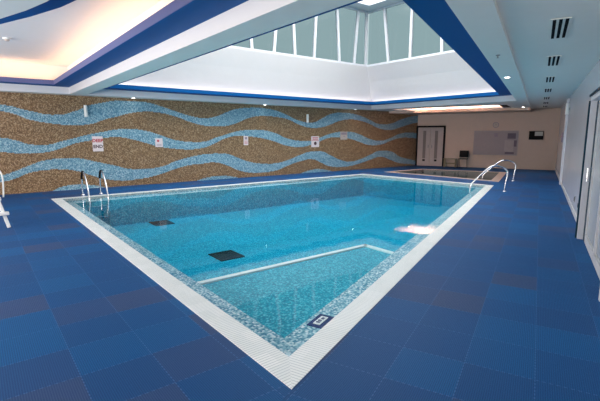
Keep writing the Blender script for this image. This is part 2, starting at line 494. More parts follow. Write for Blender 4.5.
# walls
def wall(name, p, q, z0, z1, m, th=0.12):
    p, q = Vector((p[0], p[1], 0)), Vector((q[0], q[1], 0))
    d = (q - p); n = Vector((d.y, -d.x, 0)).normalized()            # outward for a counter-clockwise room
    lp = [p, q, q + n * th, p + n * th]
    return struct(obj(name, prism(bmesh.new(), lp, z0, z1), m))
wall('wall_mosaic', CM, (XL, WV), -0.1, 3.6, M['mosaic'])
wall('wall_back', CORN, CM, -0.1, 3.6, M['cream'])
wall('wall_rear', (XL, WV), ROOM[0], -0.1, 3.6, M['white'])
SR = -7.66 * 0                          # s of things on the right wall measured from this origin
S0 = 7.66 * CA + 2.42 * SA              # where the door stands
sA = XL * CA + vt(TR, XL) * SA
DS0, DS1, DH = S0 - 3.0, S0 - 0.10, 2.16
bm = bmesh.new()
for a, b_, z0, z1 in ((sA, DS0, -0.1, 3.3), (DS1, sB + 0.1, -0.1, 3.3), (DS0, DS1, DH, 3.3)):
    prism(bm, [st(a, TR), st(b_, TR), st(b_, TR - 0.14), st(a, TR - 0.14)], z0, z1)
struct(obj('wall_right', bm, M['gloss_wall']))
bm = bmesh.new()
for a, b_ in ((DS1 + 0.1, sB), (sA, DS0 - 0.08)):
    prism(bm, [st(a, TR), st(b_, TR), st(b_, TR + 0.018), st(a, TR + 0.018)], 0.0, 0.10)
struct(obj('baseboard_right', bm, M['skirt']))
bm = bmesh.new()
prism(bm, [st(S0 + 8.3, TR), st(S0 + 8.55, TR), st(S0 + 8.55, TR + 0.06), st(S0 + 8.3, TR + 0.06)], 0.0, CH)
struct(obj('trim_1', bm, M['alu']))

# ------------------------------------------------------------------ ceiling
TS, TC = 0.80, 0.44                    # skylight edge, corridor step
SKY = [(2.74, vt(TS, 2.74)), (14.8, vt(TS, 14.8)), (14.8, 13.72), (2.74, 13.72)]
FAR = [(16.55, 8.3), (18.55, 9.05), (17.4, 12.95), (15.5, 12.95)]
ARC = [(-5.0, 7.2), (-3.0, 6.95), (-1.5, 6.65), (-0.5, 6.15), (0.0, 5.75), (0.34, 5.32), (0.51, 4.84), (0.63, 4.4), (0.78, 3.6), (0.84, 2.7), (0.82, 1.9), (0.75, vt(TS, 0.75))]
REC = ARC + [(2.33, vt(TS, 2.33)), (2.33, 13.78), (-5.0, 13.78)]
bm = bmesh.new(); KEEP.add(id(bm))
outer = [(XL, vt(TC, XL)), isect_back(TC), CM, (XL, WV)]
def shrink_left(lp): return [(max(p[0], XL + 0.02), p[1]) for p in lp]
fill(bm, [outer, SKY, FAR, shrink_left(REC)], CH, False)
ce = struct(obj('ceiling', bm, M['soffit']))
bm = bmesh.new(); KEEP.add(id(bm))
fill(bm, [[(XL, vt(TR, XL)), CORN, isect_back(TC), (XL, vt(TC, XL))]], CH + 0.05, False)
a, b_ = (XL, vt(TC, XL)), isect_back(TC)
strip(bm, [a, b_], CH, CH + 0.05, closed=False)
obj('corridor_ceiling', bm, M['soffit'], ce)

LH = CH + 0.19                          # height of the blue ledges
# skylight: white drop face, blue cove trough, sloped well, lantern
bm = bmesh.new(); strip(bm, SKY, CH, LH + 0.02); obj('skylight_edge', bm, M['white'], ce)
def trough(name, outerlp, innerlp, lip, closed=True):
    bm = bmesh.new()
    strip(bm, outerlp, LH, LH, innerlp, closed); strip(bm, innerlp, LH, LH + 0.006, closed=closed)
    o = obj(name, bm, M['blue'], ce)
    bm = bmesh.new()
    n = len(innerlp)
    for i in range(n if closed else n - 1):
        p, q = Vector((*innerlp[i][:2], 0)), Vector((*innerlp[(i + 1) % n][:2], 0))
        c = (p + q) / 2; ang = math.atan2((q - p).y, (q - p).x)
        box(bm, Vector((c.x, c.y, LH + 0.062)), ((q - p).length, 0.015, 0.115), Matrix.Rotation(ang, 3, 'Z'))
    obj('cove_lip', bm, lip, ce)
    return o
SKI = inset(SKY, [0.50, 0.45, 0.45, 0.50])
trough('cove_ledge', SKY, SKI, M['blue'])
SIL = [(3.25, vt(TS + 0.52, 3.25)), (14.2, vt(TS + 0.55, 14.2)), (14.2, 13.50), (3.25, 13.50)]
ZS, ZT = 4.62, 6.96
SKM = [((a[0] * 0.45 + b[0] * 0.55), (a[1] * 0.45 + b[1] * 0.55)) for a, b in zip(SKY, SIL)]
bm = bmesh.new(); strip(bm, SKY, LH + 0.01, 3.98, SKM); strip(bm, SKM, 3.98, ZS, SIL)
obj('skylight_well', bm, M['well'], ce)
OUT = inset(SIL, -0.12)
bm = bmesh.new(); KEEP.add(id(bm))
ROOFH = inset(SIL, 0.55)
fill(bm, [inset(SIL, -0.3), ROOFH], ZT, False); obj('lantern_ceiling', bm, M['white'], ce)
bm = bmesh.new(); strip(bm, SIL, ZS, ZS, OUT); obj('lantern_sill', bm, M['white'], ce)
# lantern windows
def lantern(name, p, q, bars):
    p, q = Vector((*p, 0)), Vector((*q, 0)); d = (q - p); ln = d.length; d.normalize()
    n = Vector((-d.y, d.x, 0))                     # into the lantern
    o_ = -n * 0.05
    bm = bmesh.new()
    for z in (ZS + 0.04, ZT - 0.05):
        c = (p + q) / 2 + o_; box(bm, Vector((c.x, c.y, z)), (ln + 0.1, 0.09, 0.08), Matrix.Rotation(math.atan2(d.y, d.x), 3, 'Z'))
    fr = struct(obj(name, bm, M['alu']))
    bm = bmesh.new()
    a, b_ = p - n * 0.06, q - n * 0.06
    vs = [bm.verts.new((a.x, a.y, ZS)), bm.verts.new((b_.x, b_.y, ZS)), bm.verts.new((b_.x, b_.y, ZT)), bm.verts.new((a.x, a.y, ZT))]
    bm.faces.new(vs); obj('pane', bm, M['glass'], fr)
    for s0, s1 in bars:                            # leaning glazing bars
        A = p + d * s0 + o_; C = p + d * s1 + o_
        bm = bmesh.new()
        w, t = 0.055, 0.05
        va = []
        for P_, z in ((A, ZS + 0.06), (C, ZT - 0.07)):
            for sx, sy in ((-1, -1), (1, -1), (1, 1), (-1, 1)):
                va.append(bm.verts.new((P_.x + d.x * w * sx + n.x * t * sy, P_.y + d.y * w * sx + n.y * t * sy, z)))
        for i in range(4): bm.faces.new((va[i], va[(i + 1) % 4], va[4 + (i + 1) % 4], va[4 + i]))
        bm.faces.new(va[:4][::-1]); bm.faces.new(va[4:])
        obj('glazing_bar', bm, M['alu'], fr)
    return fr
bk = [(14.14, 14.14), (13.42, 13.62), (12.55, 12.38), (11.17, 11.29), (10.21, 10.08), (9.23, 9.45), (8.27, 8.10), (7.1, 7.25), (6.1, 5.95), (5.1, 5.25), (4.1, 3.95)]
lantern('window_1', SIL[2], SIL[3], [(14.2 - a, 14.2 - b) for a, b in bk])
fk = [(12.31, 12.61), (11.18, 11.17), (9.72, 9.85), (8.6, 8.45)]
V1 = SIL[1][1]
lantern('window_2', SIL[1], SIL[2], [(a - V1, b - V1) for a, b in fk])
l3 = (Vector(SIL[1]) - Vector(SIL[0])).length
lantern('window_3', SIL[0], SIL[1], [(k * 1.15 + 0.5, k * 1.15 + 0.5 + (0.12 if k % 2 else -0.12)) for k in range(int(l3 / 1.15))])
l4 = 13.5 - SIL[0][1]
lantern('window_4', SIL[3], SIL[0], [(k * 1.15 + 0.5, k * 1.15 + 0.5 + (0.12 if k % 2 else -0.12)) for k in range(int(l4 / 1.15))])

# rooflight bars and an unseen window added behind the camera to carry fill light
rf = bmesh.new()
for i in range(4):
    p, q = Vector((*ROOFH[i], 0)), Vector((*ROOFH[(i + 1) % 4], 0)); c = (p + q) / 2
    box(rf, Vector((c.x, c.y, ZT + 0.04)), ((q - p).length, 0.10, 0.10), Matrix.Rotation(math.atan2((q - p).y, (q - p).x), 3, 'Z'))
rw = struct(obj('window_5', rf, M['alu']))
bm = bmesh.new(); KEEP.add(id(bm)); fill(bm, [ROOFH], ZT + 0.10, False); obj('pane', bm, M['opal'], rw)
for k in range(1, 7):
    x = ROOFH[0][0] + (ROOFH[2][0] - ROOFH[0][0]) * k / 7
    y0 = ROOFH[0][1] + (ROOFH[1][1] - ROOFH[0][1]) * k / 7
    obj('glazing_bar', B((x, (y0 + ROOFH[2][1]) / 2, ZT + 0.05), (0.06, ROOFH[2][1] - y0, 0.08)), M['alu'], rw)
fr = bmesh.new()
for z in (0.26, 2.66): box(fr, Vector((XL + 0.06, 7.2, z)), (0.10, 9.8, 0.08))
for k in range(7): box(fr, Vector((XL + 0.06, 2.35 + k * 9.7 / 6, 1.46)), (0.10, 0.08, 2.40))
fw = struct(obj('added_window_6', fr, M['alu']))
obj('pane', B((XL + 0.05, 7.2, 1.46), (0.012, 9.7, 2.36)), M['doorglass'], fw)

# left recess: white drop face, blue trough along beam, back and the curved island
bm = bmesh.new(); strip(bm, REC, CH, LH + 0.02, closed=False); obj('recess_edge', bm, M['white'], ce)
NA = len(ARC)
BLU = [(-5.0, 8.2), (-3.2, 8.05), (-1.4, 7.75), (-0.35, 7.25), (0.1, 6.95), (0.41, 6.5), (0.66, 5.9), (0.875, 5.28), (1.05, 4.5), (1.12, 3.4), (1.10, 2.7), (1.05, vt(TS, 1.05) + 0.43)]
RECI = BLU + [(1.90, vt(TS, 1.90) + 0.43), (1.90, 13.35), (-5.0, 13.35)]
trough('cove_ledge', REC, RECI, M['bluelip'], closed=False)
RZ = 3.55
bm = bmesh.new(); KEEP.add(id(bm))
fill(bm, [REC], RZ, False); obj('recess_ceiling', bm, M['white'], ce)
bm = bmesh.new(); strip(bm, REC, LH + 0.01, RZ); obj('recess_upstand', bm, M['white'], ce)
# far recess over the wading pool
bm = bmesh.new(); strip(bm, FAR, CH, 3.10); bm2 = None
fill(bm, [FAR], 3.10, False); obj('recess_ceiling', bm, M['white'], ce)
bm = bmesh.new()
prism(bm, [FAR[1], (FAR[1][0] - 0.13, FAR[1][1] + 0.3), (FAR[0][0] - 0.1, FAR[0][1] + 0.3), FAR[0]], CH + 0.01, CH + 0.06)
obj('cove_ledge', bm, M['dark'], ce)  # dark colour stands for the unlit, shadowed end of the recess

# lowered soffit in front of the back wall
bm = bmesh.new()
q0, q1 = st(20.75, TC), st(20.75, 4.4)
ln = (WV - q0.y) / CA
qa = st(20.75, TC + (WV - q0.y) / CA)
prism(bm, [(q0.x, q0.y), isect_back(TC), CM, (qa.x, qa.y)], CH - 0.10, CH + 0.02)
obj('lowered_soffit', bm, M['cream'], ce)

# ------------------------------------------------------------------ swimming pool
WZ = -0.025
pool = thing('swimming_pool', 'large turquoise mosaic swimming pool with white slatted overflow edge', 'swimming pool', (0, 0, 0))
C1 = inset(POOL, 0.225)                               # water's edge
C2 = inset(POOL, [0.51, 0.47, 0.5, 0.47])            # edge of the submerged ledge
bm = bmesh.new()
LZ, FZ = -0.09, -0.82
strip(bm, C2, LZ, FZ)
fill(bm, [C2], FZ, True)
obj('basin', bm, M['poolmosaic'], pool)
bm = bmesh.new()
strip(bm, C1, 0.0, LZ); strip(bm, C1, LZ, LZ, C2)
o = obj('submerged_ledge', bm, M['ledgemosaic'], pool); o['label'] = 'pale speckled mosaic ledge just under the water'
# entry steps in the near corner
def clip_step(u, v):
    y1 = C2[0][1] + (u - C2[0][0]) * math.tan(math.atan2(C2[1][1] - C2[0][1], C2[1][0] - C2[0][0]))
    return [(C2[0][0], C2[0][1]), (u, y1), (u, v), (C2[0][0], v)]
obj('entry_step', prism(bmesh.new(), clip_step(6.2, 5.95), FZ, -0.52), M['poolmosaic'], pool)
obj('entry_step', prism(bmesh.new(), clip_step(5.36, 5.04), FZ + 0.02, -0.30), M['poolmosaic'], pool)
cs = clip_step(5.36, 5.04)
bm = bmesh.new()
box(bm, Vector(((cs[2][0] + cs[3][0]) / 2, 5.005, -0.290)), (cs[2][0] - cs[3][0], 0.09, 0.026))
box(bm, Vector((5.325, (cs[1][1] + cs[2][1]) / 2, -0.290)), (0.09, cs[2][1] - cs[1][1], 0.026))
o = obj('step_nosing', bm, M['nosing'], pool); o['label'] = 'pale pink tiled edge line of the entry step'
for c in ((3.92, 7.55), (4.0, 11.55)):
    bm = bmesh.new()
    for k in range(9): box(bm, Vector((c[0] - 0.24 + k * 0.06, c[1], FZ + 0.012)), (0.045, 0.58, 0.02))
    for e in (-0.27, 0, 0.27): box(bm, Vector((c[0], c[1] + e, FZ + 0.010)), (0.53, 0.05, 0.018))
    o = obj('drain_grate', bm, M['drain'], pool); o['label'] = 'dark square drain grate on the pool floor'
bm = bmesh.new(); prism(bm, inset(POOL, 0.21), -1.0, WZ); o = obj('water', bm, M['water'], pool)
# overflow gratings, one per side
for i in range(4):
    p, q = Vector((*POOL[i], 0)), Vector((*POOL[(i + 1) % 4], 0)); pi_, qi = Vector((*C1[i], 0)), Vector((*C1[(i + 1) % 4], 0))
    ang = math.atan2((q - p).y, (q - p).x); R_ = Matrix.Rotation(-ang, 3, 'Z')
    lp = [R_ @ (v - p) for v in (p, q, qi, pi_)]
    obj('overflow_grating', prism(bmesh.new(), lp, -0.06, 0.006), M['grating'], pool, loc=p, rotz=ang)
# depth marker tile on the submerged ledge beside the near right edge
def st_of(x, y): return x * CA + y * SA, -x * SA + y * CA
mk = Vector((2.437, 2.835, LZ))
mo = obj('depth_marker', B((0, 0, 0.004), (0.27, 0.15, 0.008)), M['marker_blue'], pool, loc=mk, rotz=math.atan2(4.9, 11.88))
mo['label'] = 'blue framed depth marker tile with white centre'
obj('marker_face', B((0, 0, 0.010), (0.18, 0.07, 0.006)), M['marker_white'], mo)
tmk = text_mesh('0.9 m', 0.055, 0.001); bmesh.ops.rotate(tmk, verts=tmk.verts, cent=(0, 0, 0), matrix=Matrix.Rotation(-PI / 2, 3, 'X'))
bmesh.ops.translate(tmk, verts=tmk.verts, vec=(0, 0, 0.0145))
obj('marker_figures', tmk, M['marker_blue'], mo)

# wading pool
wp = thing('wading_pool', 'small shallow pool with pinkish tiled edge beyond the main pool', 'pool', (0, 0, 0))
W1 = inset(WADE, 0.28)
bm = bmesh.new(); strip(bm, W1, 0.0, -0.4); fill(bm, [W1], -0.4, True)
obj('basin', bm, M['wadefloor'], wp)
bm = bmesh.new()
strip(bm, WADE, -0.1, 0.008); strip(bm, WADE, 0.008, 0.008, W1); strip(bm, W1, 0.008, -0.05)
obj('coping', bm, M['wading'], wp)
obj('water', prism(bmesh.new(), inset(WADE, 0.26), -0.5, -0.03), M['water2'], wp)

# ------------------------------------------------------------------ rails and ladder
def flange(bm, p):
    cyl(bm, p, Vector(p) + Vector((0, 0, 0.018)), 0.055, 0.045, 16)
def handrail(name, label, base, toe, top):
    """bent grab rail: up from the deck, over in an arch and sloping down into the water"""
    b0 = Vector(base); d = Vector((toe[0] - base[0], toe[1] - base[1], 0)); L_ = d.length; d.normalize()
    root = thing(name, label, 'handrail', b0, 0, None)
    k = L_ / 0.94; h = top / 0.74
    pr = [(0, 0.0), (-0.02, 0.28), (-0.045, 0.48), (-0.03, 0.60), (0.06, 0.69), (0.20, 0.735), (0.36, 0.73), (0.50, 0.63), (0.70, 0.42), (0.89, 0.20), (0.935, 0.04), (0.94, -0.2), (0.94, -0.30)]
    pr = [(x * k, z * h) for x, z in pr]
    bm = tube(bmesh.new(), [d * x + Vector((0, 0, z)) for x, z in pr], 0.024, 12, 5)
    obj('rail', bm, M['chrome'], root, smooth=True)
    bm = bmesh.new(); flange(bm, (0, 0, 0)); obj('flange', bm, M['chrome'], root)
    return root
handrail('pool_handrail', 'chrome grab rail curving into the main pool at its right far corner', (12.22, 6.00, 0.0), (11.79, 6.84), 0.74)
handrail('pool_handrail', 'chrome grab rail at the shallow pool, behind the nearer chrome rail', (15.28, 7.22, 0.0), (14.85, 8.16), 0.73)

lad = thing('pool_ladder', 'chrome pool ladder with black grips on the mosaic wall side', 'ladder', (2.28, 12.53, 0.0))
for x in (0.0, 0.46):
    pr = [(0.22, 0.0), (0.22, 0.36), (0.19, 0.54), (0.08, 0.65), (-0.10, 0.64), (-0.26, 0.53), (-0.42, 0.34), (-0.56, 0.08), (-0.62, -0.12), (-0.64, -0.9)]
    r = obj('handrail', tube(bmesh.new(), [(x, y, z) for y, z in pr], 0.021, 12, 5), M['chrome'], lad, smooth=True)
    gp = obj('grip', tube(bmesh.new(), [(x, 0.215, 0.44), (x, 0.19, 0.54), (x, 0.08, 0.65), (x, -0.06, 0.653)], 0.029, 12, 5), M['black'], r, smooth=True)
    gp['label'] = 'black rubber grip'
    bm = bmesh.new(); flange(bm, (x, 0.22, 0.0)); obj('flange', bm, M['chrome'], lad)
for z, y in ((-0.22, -0.62), (-0.5, -0.628), (-0.78, -0.635)):
    obj('tread', B((0.23, y, z), (0.46, 0.08, 0.03), 0.008), M['chrome'], lad)

# ------------------------------------------------------------------ things on the mosaic wall
def sign(u, z, w, h, label, rows, board=None):
    """rows: (text, size, z offset, material)"""
    root = thing('wall_sign', label, 'sign', (u, WV, z), 0)
    obj('board', B((0, -0.008, 0), (w, 0.012, h), 0.002), board or M['sign'], root)
    for s_, size, dz, m in rows:
        bm = text_mesh(s_, size)
        bmesh.ops.translate(bm, verts=bm.verts, vec=(0, -0.0155, dz)); obj('lettering', bm, m, root)
    return root
sg = sign(3.06, 1.365, 0.30, 0.46, 'white notice reading DEEP END in red above the ladder', [('DEEP', 0.135, 0.095, M['red']), ('END', 0.135, -0.085, M['ink'])])
sg = sign(4.96, 1.38, 0.25, 0.29, 'small white notice with a red mark, first right of the DEEP END notice', [])
bm = bmesh.new(); cyl(bm, (-0.03, -0.013, 0.06), (-0.03, -0.0165, 0.06), 0.038, n=20); obj('red_disc', bm, M['red'], sg)
bm = bmesh.new()
for k in (0, 1): box(bm, Vector((0.0, -0.0155, -0.055 - k * 0.035)), (0.17, 0.003, 0.013))
obj('text_lines', bm, M['greyink'], sg)
sg = sign(8.32, 1.42, 0.20, 0.35, 'narrow white upright notice below the middle wave, near the wall centre', [])
bm = bmesh.new(); box(bm, Vector((0, -0.0155, 0.09)), (0.10, 0.003, 0.09)); obj('printed_figure', bm, M['greyink'], sg)
bm = bmesh.new()
for k in range(3): box(bm, Vector((0, -0.0155, -0.02 - k * 0.045)), (0.14, 0.003, 0.014))
obj('text_lines', bm, M['red'], sg)
sg = sign(11.78, 1.34, 0.44, 0.47, 'square white notice with red heading and dark round symbol', [])
bm = bmesh.new()
for k in (0, 1): box(bm, Vector((0, -0.0155, 0.17 - k * 0.06)), (0.32, 0.003, 0.03))
box(bm, Vector((0, -0.0155, 0.055)), (0.42, 0.003, 0.018)); obj('heading', bm, M['red'], sg)
bm = bmesh.new(); cyl(bm, (0, -0.013, -0.07), (0, -0.017, -0.07), 0.075, n=24); obj('symbol', bm, M['ink'], sg)
sg = sign(13.48, 1.60, 0.42, 0.36, 'dull beige notice on the middle wave, farthest along the mosaic wall', [], M['signdull'])
bm = bmesh.new(); box(bm, Vector((0, -0.0155, 0.09)), (0.34, 0.003, 0.10)); box(bm, Vector((0.02, -0.0155, -0.03)), (0.1, 0.003, 0.03)); obj('printed_figure', bm, M['greyink'], sg)

def wall_light(loc, rotz, label):
    r = thing('wall_light', label, 'wall lamp', loc, rotz)
    bm = bmesh.new(); cyl(bm, (0, -0.075, -0.17), (0, -0.075, 0.17), 0.05, n=20); obj('cylinder_shade', bm, M['wplastic'], r)
    obj('bracket', B((0, -0.02, 0), (0.05, 0.06, 0.08), 0.005), M['grey'], r)
    for s_ in (1, -1): obj('lens', cyl(bmesh.new(), (0, -0.075, 0.171 * s_), (0, -0.075, 0.176 * s_), 0.040, n=20), M['grey'], r)
    return r
wall_light((2.78, WV, 2.345), 0, 'slim white cylinder wall lamp above the DEEP END notice')
wall_light((11.3, WV, 2.32), 0, 'slim white cylinder wall lamp above the square notice with round symbol')
p = st(S0 + 7.4, TR); wall_light((p.x, p.y, 2.42), RA + PI, 'slim white cylinder wall lamp on the right wall')

# ------------------------------------------------------------------ back wall
RB = math.atan2(DB.y, DB.x)                       # local +x to the right, local -y into the room
def back_thing(name, label, cat, s, z, off=0.0): 
    p = onback(s, z, off); return thing(name, label, cat, p, RB)
# double door
dp = onback(-5.76, 0)
fr = bmesh.new()
for x in (-0.70, 0.70): box(fr, Vector((x, -0.03, 1.02)), (0.09, 0.08, 2.04))
box(fr, Vector((0, -0.03, 2.06)), (1.49, 0.08, 0.09))
d2 = struct(obj('door_2', fr, M['dark'], loc=dp, rotz=RB))
for x in (-0.33, 0.33):
    lf = obj('door_leaf', B((x, -0.025, 1.01), (0.645, 0.05, 1.98), 0.004), M['door'], d2)
    obj('vision_panel', B((x * 0.92, -0.053, 1.12), (0.15, 0.012, 1.45)), M['doorpanel'], lf)
    obj('door_handle', B((x * 0.28 + (0.0), -0.075, 1.02), (0.03, 0.05, 0.16), 0.006), M['grey'], lf)
    obj('kick_stop', B((x * 0.92, -0.06, 0.30), (0.13, 0.02, 0.10)), M['dark'], lf)
wb = back_thing('whiteboard', 'wide grey whiteboard with papers pinned at its right on back wall', 'whiteboard', -2.635, 1.24)
obj('panel', B((0, -0.012, 0), (1.96, 0.02, 1.14)), M['board'], wb)
bm = bmesh.new()
for x in (-0.985, 0.985): box(bm, Vector((x, -0.015, 0)), (0.03, 0.03, 1.18))
for z in (-0.58, 0.58): box(bm, Vector((0, -0.015, z)), (2.0, 0.03, 0.03))
obj('frame', bm, M['paper'], wb)
obj('pen_tray', B((0, -0.05, -0.585), (1.6, 0.07, 0.02)), M['paper'], wb)
def pin(s, z, w, h, m, label):
    p = onback(s, z, 0.026); tag(obj('paper_notice', B((0, 0, 0), (w, 0.006, h)), m, loc=p, rotz=RB), label, 'notice')
pin(-1.93, 1.58, 0.36, 0.26, M['paperdark'], 'dark printed sheet at the top right of the whiteboard')
pin(-2.02, 1.10, 0.40, 0.55, M['paper'], 'large pale sheet pinned under the dark printed sheet')
pin(-1.75, 1.22, 0.12, 0.30, M['paperdark'], 'narrow dark slip at the right edge of the whiteboard')
pin(-2.62, 1.63, 0.16, 0.18, M['greyink'], 'small dark notice at the top middle of the whiteboard')
pin(-1.98, 0.755, 0.40, 0.10, M['paperdark'], 'low dark strip of paper along the whiteboard bottom right')
ck = back_thing('wall_clock', 'round beige wall clock above the whiteboard', 'clock', -2.66, 2.11)
bm = bmesh.new(); cyl(bm, (0, 0, 0), (0, -0.04, 0), 0.14, n=32); obj('rim', bm, M['greyink'], ck)
bm = bmesh.new(); cyl(bm, (0, -0.04, 0), (0, -0.043, 0), 0.115, n=32); obj('dial', bm, M['signdull'], ck)
bm = bmesh.new(); box(bm, Vector((0, -0.045, 0.035)), (0.012, 0.003, 0.08)); box(bm, Vector((0.03, -0.045, 0)), (0.06, 0.003, 0.010)); obj('hands', bm, M['ink'], ck)
tv = back_thing('wall_screen', 'small black wall screen showing a pale picture in one corner', 'screen', -0.90, 1.61)
obj('casing', B((0, -0.03, 0), (0.60, 0.06, 0.40), 0.006), M['black'], tv)
obj('lit_picture', B((0.105, -0.0615, 0.075), (0.33, 0.004, 0.19)), M['photo'], tv)
# black chair and low bench
def chair(loc, rotz):
    r = thing('chair', 'black plastic stacking chair with metal legs against the back wall', 'chair', loc, rotz)
    obj('seat', B((0, 0, 0.44), (0.44, 0.42, 0.03), 0.01), M['black'], r)
    obj('backrest', B((0, 0.21, 0.68), (0.43, 0.03, 0.34), 0.012, Matrix.Rotation(-0.14, 3, 'X')), M['black'], r)
    for x in (-0.2, 0.2):
        for y, y2 in ((-0.18, -0.22), (0.18, 0.24)):
            bm = bmesh.new(); cyl(bm, (x * 1.05, y2, 0), (x, y, 0.435), 0.012, n=10); obj('leg', bm, M['dark'], r)
        bm = tube(bmesh.new(), [(x * 0.8, 0.18, 0.43), (x * 0.8, 0.215, 0.52), (x * 0.8, 0.225, 0.66)], 0.011, 8); obj('back_support', bm, M['grey'], r)
    return r
p = onback(-4.02, 0, 0.42); chair((p.x, p.y, 0), RB)
p = onback(-4.66, 0, 0.30)
bn = thing('low_bench', 'low beige slatted bench standing beside the black chair', 'bench', (p.x, p.y, 0), RB)
for k in range(3): obj('seat_slat', B((0, -0.12 + 0.12 * k, 0.42), (0.62, 0.10, 0.03), 0.005), M['beige'], bn)
for x in (-0.27, 0.27):
    for y in (-0.13, 0.13): obj('leg', B((x, y, 0.2025), (0.045, 0.045, 0.405)), M['beige'], bn)
for y in (-0.13, 0.13): obj('stretcher', B((0, y, 0.19), (0.50, 0.03, 0.05)), M['beige'], bn)

# ------------------------------------------------------------------ right wall: glazed door, sockets
dp = st(DS0, TR)
fr = bmesh.new()
W_ = DS1 - DS0
box(fr, Vector((W_ + 0.02, -0.02, DH / 2)), (0.07, 0.24, DH)); box(fr, Vector((-0.02, -0.02, DH / 2)), (0.07, 0.24, DH)); box(fr, Vector((W_ / 2, -0.02, DH + 0.03)), (W_ + 0.12, 0.24, 0.07))
d1 = struct(obj('door_1', fr, M['alu'], loc=dp, rotz=RA))
bm = bmesh.new()
box(bm, Vector((W_ + 0.07, 0.06, DH / 2)), (0.03, 0.13, DH)); box(bm, Vector((W_ / 2, 0.06, DH + 0.08)), (W_ + 0.18, 0.13, 0.03))
obj('architrave', bm, M['teal_edge'], d1)
obj('door_seal', B((W_ - 0.13, 0.012, DH / 2), (0.20, 0.025, DH - 0.02)), M['teal_edge'], d1)
lf = bmesh.new()
for x in (0.06, W_ / 2, W_ - 0.27): box(lf, Vector((x, 0.0, DH / 2)), (0.08, 0.045, DH - 0.02))
box(lf, Vector((W_ / 2, 0.0, 0.07)), (W_ - 0.1, 0.045, 0.12)); box(lf, Vector((W_ / 2, 0.0, DH - 0.07)), (W_ - 0.1, 0.045, 0.1))
dl = obj('door_leaf', lf, M['skirt'], d1)
obj('pane', B((W_ / 2, 0, DH / 2), (W_ - 0.36, 0.01, DH - 0.3)), M['frosted'], dl)
bm = bmesh.new(); tube(bm, [(W_ - 0.27, 0.02, 1.15), (W_ - 0.27, 0.075, 1.15), (W_ - 0.27, 0.075, 0.95), (W_ - 0.27, 0.02, 0.95)], 0.011, 8); obj('door_handle', bm, M['chrome'], dl)
# passage behind the door
bm = bmesh.new(); prism(bm, [st(DS0 - 1.5, TR - 1.6), st(DS1 + 1.5, TR - 1.6), st(DS1 + 1.5, TR - 1.7), st(DS0 - 1.5, TR - 1.7)], -0.1, 2.9)
prism(bm, [st(DS0 - 1.5, TR - 0.14), st(DS1 + 1.5, TR - 0.14), st(DS1 + 1.5, TR - 1.7), st(DS0 - 1.5, TR - 1.7)], -0.12, -0.0)
prism(bm, [st(DS0 - 1.5, TR - 0.14), st(DS1 + 1.5, TR - 0.14), st(DS1 + 1.5, TR - 1.7), st(DS0 - 1.5, TR - 1.7)], 2.6, 2.7)
struct(obj('wall_passage', bm, M['white']))
for k, (ds, lab) in enumerate(((2.4, 'small grey wall socket low on right wall, farther from the door'), (1.45, 'small grey wall socket low on right wall, nearest the glazed door'))):
    p = st(S0 + ds, TR)
    r = thing('wall_socket', lab, 'socket', (p.x, p.y, 0.32), RA + PI)
    obj('face_plate', B((0, -0.008, 0), (0.10, 0.016, 0.13), 0.003), M['grey'], r)
    obj('insert', B((0, -0.018, 0), (0.06, 0.006, 0.08)), M['slot'], r)
p = st(S0 + 10.2, TR)
r = thing('call_point', 'small dark upright call point box on the right wall', 'box', (p.x, p.y, 1.55), RA + PI)
obj('case', B((0, -0.03, 0), (0.12, 0.06, 0.34), 0.006), M['greyink'], r); obj('button', B((0, -0.063, 0.03), (0.05, 0.01, 0.05)), M['red'], r)

# ------------------------------------------------------------------ ceiling fittings
names = ['nearest', 'second nearest', 'third nearest', 'fourth nearest', 'fifth nearest', 'sixth nearest', 'farthest']
for i, s in enumerate((5.82, 8.23, 10.9, 13.5, 16.3, 18.7, 21.0)):
    p = st(s, -0.10)
    r = thing('ceiling_vent', '%s of the three-slot air vents along the corridor ceiling' % names[i], 'air vent', (p.x, p.y, CH + 0.05), RA, 'air vents along the corridor ceiling')
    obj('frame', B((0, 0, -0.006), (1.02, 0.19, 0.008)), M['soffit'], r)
    for y in (-0.058, 0.0, 0.058): obj('slot', B((0, y, -0.010), (0.98, 0.032, 0.006)), M['slot'], r)
spots = [(st(9.62, 0.66), 'round ceiling downlight in the soffit right of the skylight'),
         (st(20.25, 0.70), 'round ceiling downlight at the far right end, near the back wall'),
         (Vector((4.14, 13.93, 0)), 'round downlight over the mosaic wall, nearest the ladder'),
         (Vector((9.05, 13.93, 0)), 'round downlight over the mosaic wall, above its middle'),
         (Vector((13.95, 13.93, 0)), 'round downlight over the mosaic wall, third from the ladder'),
         (Vector((18.1, 13.6, 0)), 'round downlight above the double door at the mosaic wall end')]
LAMPS = []
for p, lab in spots:
    r = thing('downlight', lab, 'ceiling light', (p.x, p.y, CH), 0, 'round downlights in the soffits')
    bm = bmesh.new(); cyl(bm, (0, 0, 0), (0, 0, -0.012), 0.065, 0.060, 24); obj('rim', bm, M['wplastic'], r)
    bm = bmesh.new(); cyl(bm, (0, 0, -0.012), (0, 0, -0.015), 0.045, n=20); obj('lamp', bm, M['warmlamp'], r)
    LAMPS.append(p)
p = st(6.94, 0.62)
r = thing('sprinkler', 'small dark sprinkler head in the soffit right of the skylight', 'sprinkler', (p.x, p.y, CH))
bm = bmesh.new(); cyl(bm, (0, 0, 0), (0, 0, -0.01), 0.03, n=16); obj('rose', bm, M['grey'], r)
bm = bmesh.new(); cyl(bm, (0, 0, -0.01), (0, 0, -0.04), 0.008, n=10); cyl(bm, (0, 0, -0.04), (0, 0, -0.043), 0.018, n=12); obj('deflector', bm, M['grey'], r)
r = thing('smoke_detector', 'small smoke detector on the warm lit recess ceiling at left', 'smoke detector', (0.74, 10.5, RZ))
bm = bmesh.new(); cyl(bm, (0, 0, 0), (0, 0, -0.03), 0.075, 0.07, 24); obj('base', bm, M['wplastic'], r)
